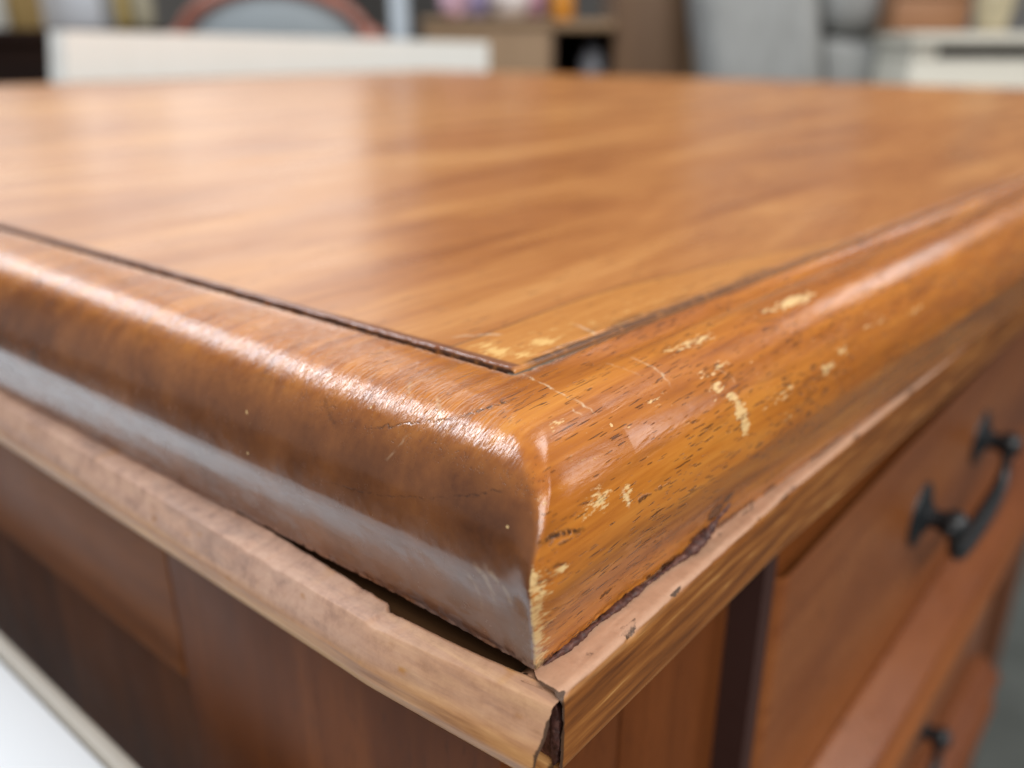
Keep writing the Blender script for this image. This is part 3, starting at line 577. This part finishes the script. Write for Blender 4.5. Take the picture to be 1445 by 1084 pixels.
# ------------------------------------------------------------------ things standing behind the desk
RGT = Vector((0.768, 0.641, 0)); FWD = Vector((-0.641, 0.768, 0)); CAM = Vector((0.0703, -0.0848, 0)); ANG = math.radians(39.85)
def behind(name, xl, d, label, cat, z=-0.745, turn=0.0, group=None):  # xl is a camera-side offset worked out from image pixels at depth d
    p = CAM + RGT * xl + FWD * d; o = empty(name, (p.x, p.y, z), label, cat, group); o.rotation_euler = (0, 0, ANG + math.radians(turn)); return o
def bbox(name, lo, hi, mat, parent, bev=0.004): return box(name, lo, hi, mat, parent, bev)

def headboard():
    t = NT('distressed_white_paint'); c = t.coord(); n = t.noise(t.scale(c, (30, 30, 6)), 1.0, 5, 0.65); g = t.noise(t.scale(c, (20, 160, 5)), 1.0, 3)
    t.bs(Base_Color=t.mix(t.step(n, 0.62, 0.80), t.mix(g, (0.80, 0.80, 0.75), (0.88, 0.88, 0.85)), (0.60, 0.55, 0.45)), Roughness=0.6, Normal=t.bump(g, 0.6, 0.002))
    r = empty('white_board', (-0.915, 0.68, -0.745), 'long distressed white painted board standing up behind the desk top', 'board')
    bm = bmesh.new(); f = 0.745
    q = [(-0.335, f - 0.06), (-0.318, f + 0.047), (0.341, f + 0.032), (0.336, f - 0.40), (-0.40, f - 0.40)]
    fr = [bm.verts.new((0.015, y, z)) for y, z in q]; bk = [bm.verts.new((-0.02, y, z)) for y, z in q]
    bm.faces.new(fr); bm.faces.new(bk[::-1])
    for i in range(5): bm.faces.new((fr[i], bk[i], bk[(i + 1) % 5], fr[(i + 1) % 5]))
    bm_obj('panel', bm, t.m, r)
    for y in (-0.30, 0.27): box('leg', (-0.019, y, 0), (0.014, y + 0.06, 0.3445), t.m, r, 0.003)
headboard()

def dark_sideboard():
    r = behind('dark_sideboard', -0.95, 1.60, 'near black wooden sideboard left of the white board', 'sideboard')
    M = wood('near_black_wood', [(0.3, (0.008, 0.004, 0.003)), (0.6, (0.02, 0.009, 0.006))], axis=0, rough=0.7, spec=0.12)
    box('carcass', (-0.35, 0.0, 0.02), (0.42, 0.40, 0.775), M, r, 0.003); box('top', (-0.36, -0.012, 0.7755), (0.43, 0.41, 0.797), M, r, 0.004)
    for x in (-0.31, 0.37):
        for y in (0.04, 0.35): box('foot', (x - 0.02, y - 0.02, 0.0), (x + 0.02, y + 0.02, 0.0195), M, r, 0.002)
dark_sideboard()
ZT = 0.0522
def on_sideboard(name, p0, p1, d, hgt, mat, label, cat, shape='box'):
    k = 0.000755 * d; xl = ((p0 + p1) / 2 - 722.5) * k; wd = (p1 - p0) * k
    r = behind(name, xl, d, label, cat, ZT)
    if shape == 'box':
        box('body', (-wd / 2, -0.05, 0), (wd / 2, 0.07, hgt), mat, r, 0.004); box('lid', (-wd / 2 - 0.003, -0.053, hgt + 0.0005), (wd / 2 + 0.003, 0.073, hgt + 0.018), mat, r, 0.004)
    else:
        lathe('body', [(0, 0), (wd * 0.44, 0.0), (wd * 0.5, hgt * 0.1), (wd * 0.5, hgt * 0.7), (wd * 0.3, hgt * 0.85), (wd * 0.26, hgt)], mat, r, 24)
        lathe('cap', [(wd * 0.3, hgt), (wd * 0.3, hgt * 1.12), (0, hgt * 1.13)], mat, r, 24)
on_sideboard('white_box', -60, 36, 1.72, 0.16, plain('card_white', (0.62, 0.62, 0.58), 0.7), 'pale grey white box above the dark sideboard at the left border', 'box')
on_sideboard('ochre_box', 38, 70, 1.70, 0.19, plain('card_ochre', (0.30, 0.20, 0.07), 0.7), 'narrow ochre box between the two pale boxes', 'box')
on_sideboard('grey_box', 75, 163, 1.74, 0.085, plain('card_grey', (0.50, 0.52, 0.56), 0.6, 0.25, 12), 'mottled blue grey box with a blue bundle on it', 'box')
on_sideboard('ochre_jar', 168, 190, 1.70, 0.13, plain('jar_ochre', (0.33, 0.24, 0.08), 0.5), 'ochre jar right of the mottled grey box', 'jar', 'jar')
on_sideboard('beige_jar', 191, 222, 1.76, 0.16, plain('jar_beige', (0.36, 0.33, 0.24), 0.5), 'dull beige jar beside the ochre jar', 'jar', 'jar')
def lump(name, xl, d, z, rx, ry, rz, mat, label, cat, seed, amp=0.35, freq=9.0):
    p = CAM + RGT * xl + FWD * d; n, m = 40, 24
    a = np.linspace(0, 2 * np.pi, n, endpoint=False)[:, None]; b = np.linspace(-np.pi / 2, np.pi / 2, m)[None]
    S = np.stack([np.cos(a) * np.cos(b), np.sin(a) * np.cos(b), np.sin(b) + 0 * a], -1)
    rr = 1 + amp * (fbm(S * freq / 4 + seed, 4) - 0.5) * 2
    V = S * rr[..., None] * np.array([rx, ry, rz]); V[..., 2] = np.maximum(V[..., 2], -rz * 0.8) + rz * 0.8
    o = grid(name, V, mat, None, True, close=True); o.location = (p.x, p.y, z); o.rotation_euler = (0, 0, ANG); tag(o, label, cat); return o
lump('blue_bundle', (145 - 722.5) * 0.000755 * 1.72, 1.74, ZT + 0.1045, 0.03, 0.04, 0.03, plain('blue_plastic', (0.03, 0.10, 0.42), 0.4), 'blue bundle lying on the mottled grey box', 'bundle', 5)

def chair():
    d = 1.5; k = 0.000755 * d
    r = behind('oval_back_chair', (388 - 722.5) * k, d, 'chair with arched reddish wooden back frame and grey padding behind the white board', 'chair')
    MW = wood('reddish_chair_wood', [(0.3, (0.16, 0.045, 0.028)), (0.6, (0.34, 0.13, 0.09))], axis=2, rough=0.3)
    MG = plain('grey_blue_velvet', (0.21, 0.235, 0.25), 0.85, 0.12, 20)
    zc = 0.745 + 0.025; a_, b_ = 0.152, 0.086
    th = np.linspace(math.radians(-12), math.radians(192), 60)
    pts = np.stack([a_ * np.cos(th), 0 * th, zc + b_ * np.sin(th)], 1)
    low = np.array([[0.140, 0, zc - 0.02], [0.118, 0.0, zc - 0.14], [0.13, 0.0, zc - 0.30]])
    P = np.concatenate([(low * np.array([1, 1, 1]))[::-1], pts, low * np.array([-1, 1, 1])])
    tube('back_frame', P, 0.0115, MW, r, 14)
    for s, rad in ((1, 0.022), (-1, 0.017)):
        lathe('scroll_ear', [(0.0, -0.02), (rad * 0.7, -0.02), (rad, -0.01), (rad, 0.01), (rad * 0.7, 0.02), (0, 0.02)], MW, r, 24, 'z', (0, 0, 0)).matrix_local = Matrix.Translation((s * 0.156, 0, zc + 0.008)) @ Matrix.Rotation(math.radians(90), 4, 'X')
    n = 40; t = np.linspace(0, 2 * np.pi, n, endpoint=False); V = np.zeros((n, 14, 3))
    for j, u in enumerate(np.linspace(1, 0.0, 14)):
        V[:, j, 0] = u * (a_ - 0.006) * np.cos(t); up = np.sin(t) > 0
        V[:, j, 2] = zc - 0.02 + u * np.where(up, b_ + 0.014, 0.22) * np.sin(t); V[:, j, 1] = -0.035 * (1 - u ** 2.5)
    grid('back_pad', V, MG, r, True, close=True)
    box('seat', (-0.23, -0.40, 0.385), (0.23, 0.035, 0.47), MG, r, 0.03, 4); box('seat_rail', (-0.222, -0.39, 0.33), (0.222, 0.03, 0.384), MW, r, 0.006)
    for x in (-0.2, 0.2):
        for y in (-0.37, 0.01): lathe('leg', [(0.012, 0.0), (0.016, 0.05), (0.02, 0.2), (0.028, 0.3295), (0, 0.3295)], MW, r, 16, 'z', (x, y, 0))
chair()

def cabinets():
    MT = wood('tan_board', [(0.3, (0.22, 0.135, 0.07)), (0.7, (0.30, 0.195, 0.11))], axis=2, rough=0.65, pore=0.2)
    d = 2.0; k = 0.000755 * d
    r = behind('tan_cabinet', (688 - 722.5) * k, d, 'plain tan wooden cabinet right of the white board', 'cabinet')
    box('body', (-0.134, 0, 0.03), (0.136, 0.30, 0.805), MT, r, 0.003); box('top', (-0.140, -0.006, 0.8055), (0.1365, 0.306, 0.822), MT, r, 0.003); box('plinth', (-0.125, 0.02, 0), (0.127, 0.28, 0.0295), MT, r, 0)
    MB = wood('brown_board', [(0.3, (0.095, 0.047, 0.020)), (0.7, (0.165, 0.088, 0.040))], axis=2, rough=0.55, pore=0.2)
    MD = plain('dark_inside', (0.018, 0.013, 0.010), 0.9); ML = wood('light_edge', [(0.3, (0.24, 0.15, 0.075)), (0.7, (0.32, 0.20, 0.11))], axis=2, rough=0.6, pore=0.2)
    r = behind('brown_bookcase', (880 - 722.5) * k, d + 0.03, 'brown wooden bookcase with a dark open niche and tall side', 'bookcase')
    x0, xn, x1 = -0.153, -0.015, 0.150
    box('side', (x0, 0, 0), (x0 + 0.008, 0.30, 0.798), MB, r, 0.001); box('side', (xn, 0.0, 0), (x1 - 0.0005, 0.30, 1.25), MB, r, 0.002)
    box('edge_strip', (x1, -0.004, 0), (x1 + 0.016, 0.30, 1.25), ML, r, 0.002)
    box('top', (x0 - 0.002, -0.008, 0.7985), (xn - 0.0005, 0.30, 0.818), ML, r, 0.002); box('back', (x0 + 0.0085, 0.285, 0.05), (xn - 0.0005, 0.2995, 0.798), MD, r, 0)
    for z in (0.05, 0.40, 0.66): box('shelf', (x0 + 0.0085, 0.005, z), (xn - 0.0005, 0.2845, z + 0.012), MD, r, 0)
    p = CAM + RGT * ((848 - 722.5) * k) + FWD * (d + 0.16)
    o = lathe('glass_jar', [(0, 0), (0.026, 0), (0.03, 0.01), (0.03, 0.065), (0.02, 0.08), (0.02, 0.095), (0, 0.095)], plain('pale_jar', (0.42, 0.44, 0.50), 0.3), None, 24); o.location = (p.x, p.y, -0.745 + 0.6722); tag(o, 'pale round jar inside the dark niche of the bookcase', 'jar')
    zt = -0.745 + 0.8225
    for i, (px, w_, col, lab) in enumerate([(640, 0.030, (0.52, 0.34, 0.42), 'pinkish bundle at the left on the tan cabinet'), (672, 0.026, (0.30, 0.26, 0.42), 'purple bundle in the middle of the tan cabinet top'), (722, 0.042, (0.62, 0.56, 0.54), 'whitish crumpled cloth on the tan cabinet'), (758, 0.024, (0.50, 0.28, 0.36), 'rose pink bundle at the right end of the tan cabinet top')]):
        lump(['pink_bundle', 'purple_bundle', 'white_cloth', 'rose_bundle'][i], (px - 722.5) * k, d + 0.07 + 0.08 * (i % 2), zt, w_, 0.035, 0.05, plain('bundle_%d' % i, col, 0.8, 0.3, 40), lab, 'bundle', 11 * i)
    r = behind('orange_jar', (797 - 722.5) * k, d + 0.1, 'orange jar standing on the bookcase above the dark niche', 'jar', -0.745 + 0.8185)
    lathe('body', [(0, 0), (0.024, 0), (0.026, 0.01), (0.026, 0.07), (0.018, 0.085), (0, 0.085)], plain('orange_glaze', (0.55, 0.22, 0.02), 0.4), r, 24); lathe('lid', [(0.02, 0.0855), (0.02, 0.1), (0, 0.1)], plain('orange_lid', (0.4, 0.15, 0.02), 0.4), r, 24)
    r = behind('floor_lamp', (566 - 722.5) * 0.000755 * 2.4, 2.4, 'pale blue grey upright pole between the chair and the tan cabinet', 'pole')
    MP = plain('blue_grey_paint', (0.40, 0.45, 0.50), 0.5)
    lathe('pole', [(0.024, 0.02), (0.024, 1.6), (0, 1.6)], MP, r, 20); lathe('base', [(0, 0), (0.13, 0), (0.13, 0.015), (0.03, 0.0195), (0, 0.0195)], MP, r, 24)
    r.name = 'upright_pole'
cabinets()

def armchair():
    d = 1.9; k = 0.000755 * d
    t = NT('grey_upholstery'); c = t.coord(); n = t.noise(c, 14, 4); wv = t.noise(t.scale(c, (60, 60, 12)), 1.0, 3)
    t.bs(Base_Color=t.mix(t.math('MULTIPLY_ADD', wv, 0.6, t.math('MULTIPLY', n, 0.4)), (0.24, 0.245, 0.235), (0.42, 0.43, 0.43)), Roughness=0.9, Normal=t.bump(wv, 0.7, 0.01))
    r = behind('grey_armchair', (1146 - 722.5) * k, d, 'light grey upholstered armchair between the bookcase and the cream cabinet', 'armchair')
    M = t.m
    # near arm as a tall soft slab, seat cushion and back
    def soft(name, lo, hi, bev, seed, amp=0.008):
        bm = bmesh.new(); bmesh.ops.create_cube(bm, size=1)
        for v in bm.verts: v.co = Vector([lo[i] + (v.co[i] + 0.5) * (hi[i] - lo[i]) for i in range(3)])
        bmesh.ops.bevel(bm, geom=bm.edges[:], offset=bev, segments=5, affect='EDGES', profile=0.5)
        bmesh.ops.subdivide_edges(bm, edges=[e for e in bm.edges if e.calc_length() > 0.05], cuts=5, use_grid_fill=True)
        co = np.array([v.co[:] for v in bm.verts]); co[:, 0] -= 0.17 * (co[:, 2] - 0.75); nn = np.stack([fbm(co * 7 + seed + 5 * i, 3) - 0.5 for i in range(3)], 1) * 2 * amp
        for v, p_, e in zip(bm.verts, co, nn): v.co = Vector(p_ + e)
        return bm_obj(name, bm, M, r)
    soft('arm', (-0.213, -0.02, 0.10), (0.03, 0.60, 0.98), 0.05, 3, 0.012)
    soft('seat_cushion', (0.030, 0.0, 0.42), (0.215, 0.50, 0.783), 0.03, 8)
    soft('back_cushion', (0.025, -0.015, 0.787), (0.205, 0.30, 1.20), 0.055, 12)
    soft('back', (-0.20, 0.61, 0.10), (0.22, 0.75, 1.25), 0.04, 15)
    soft('base', (0.033, 0.0, 0.10), (0.21, 0.55, 0.415), 0.02, 17)
    MF = plain('armchair_foot', (0.05, 0.03, 0.02), 0.5)
    for x in (-0.05, 0.27):
        for y in (0.05, 0.68): box('foot', (x - 0.025, y - 0.025, 0), (x + 0.025, y + 0.025, 0.10), MF, r, 0.003)
armchair()

def cream_cabinet():
    d = 1.7; k = 0.000755 * d; M = plain('cream_paint', (0.66, 0.63, 0.54), 0.45, 0.06, 15); MD = plain('slot_dark', (0.012, 0.009, 0.007), 0.9)
    x0 = (1292 - 722.5) * k; r = behind('cream_cabinet', x0, d, 'cream painted cabinet with a long dark slot under its top', 'cabinet', turn=-4)
    box('top', (-0.008, -0.012, 0.772), (0.46, 0.36, 0.792), M, r, 0.004)
    box('body', (0, 0.0, 0.05), (0.45, 0.35, 0.748), M, r, 0.004)
    box('slot_back', (0.046, 0.012, 0.7485), (0.45, 0.34, 0.7715), MD, r, 0); box('corner_block', (0, 0, 0.7485), (0.0455, 0.35, 0.7715), M, r, 0.003)
    box('plinth', (0.02, 0.02, 0), (0.43, 0.33, 0.0495), M, r, 0)
    zt = -0.745 + 0.7925
    r = behind('brown_crate', (1345 - 722.5) * k, d + 0.10, 'orange brown wooden crate on the cream cabinet', 'crate', zt, turn=-4)
    MB = wood('crate_wood', [(0.3, (0.24, 0.105, 0.045)), (0.7, (0.34, 0.17, 0.08))], axis=0, rough=0.6, pore=0.2)
    for i in range(3): box('slat', (-0.07, 0, 0.002 + i * 0.062), (0.07, 0.012, 0.060 + i * 0.062), MB, r, 0.002)
    for x in (-0.07, 0.058): box('side', (x, 0.0125, 0), (x + 0.012, 0.14, 0.186), MB, r, 0.002)
    box('back', (-0.0575, 0.128, 0), (0.0575, 0.14, 0.186), MB, r, 0.002); box('bottom', (-0.0575, 0.0125, 0), (0.0575, 0.1275, 0.008), MB, r, 0)
    r = behind('beige_vase', (1428 - 722.5) * k, d + 0.08, 'pale beige mottled vase right of the wooden crate', 'vase', zt)
    lathe('body', [(0, 0), (0.022, 0), (0.026, 0.01), (0.034, 0.05), (0.040, 0.10), (0.034, 0.15), (0.02, 0.18), (0.024, 0.20)], plain('vase_glaze', (0.48, 0.42, 0.28), 0.5, 0.4, 30), r, 28)
    lathe('foot_ring', [(0.020, 0.0005), (0.029, 0.0005), (0.029, 0.007), (0.026, 0.0095)], plain('vase_ring', (0.30, 0.24, 0.15), 0.5), r, 28)
cream_cabinet()

def under_desk():
    o = lump('olive_bundle', 0.56, 1.26, -0.745, 0.07, 0.10, 0.075, plain('olive_cloth', (0.075, 0.075, 0.022), 0.9, 0.3, 20), 'olive green bundle on the floor behind the drawers', 'bundle', 41, 0.25)
    r = behind('black_tub', 0.62, 1.30, 'black tub on the floor behind the olive bundle', 'tub')
    M = plain('black_plastic', (0.01, 0.01, 0.01), 0.5)
    lathe('body', [(0, 0.0), (0.08, 0.0), (0.10, 0.18), (0.106, 0.182), (0.106, 0.19), (0.096, 0.19), (0.08, 0.02), (0, 0.02)], M, r, 28)
    lathe('rim', [(0.1062, 0.176), (0.112, 0.18), (0.112, 0.19), (0.1062, 0.194)], M, r, 28)
under_desk()
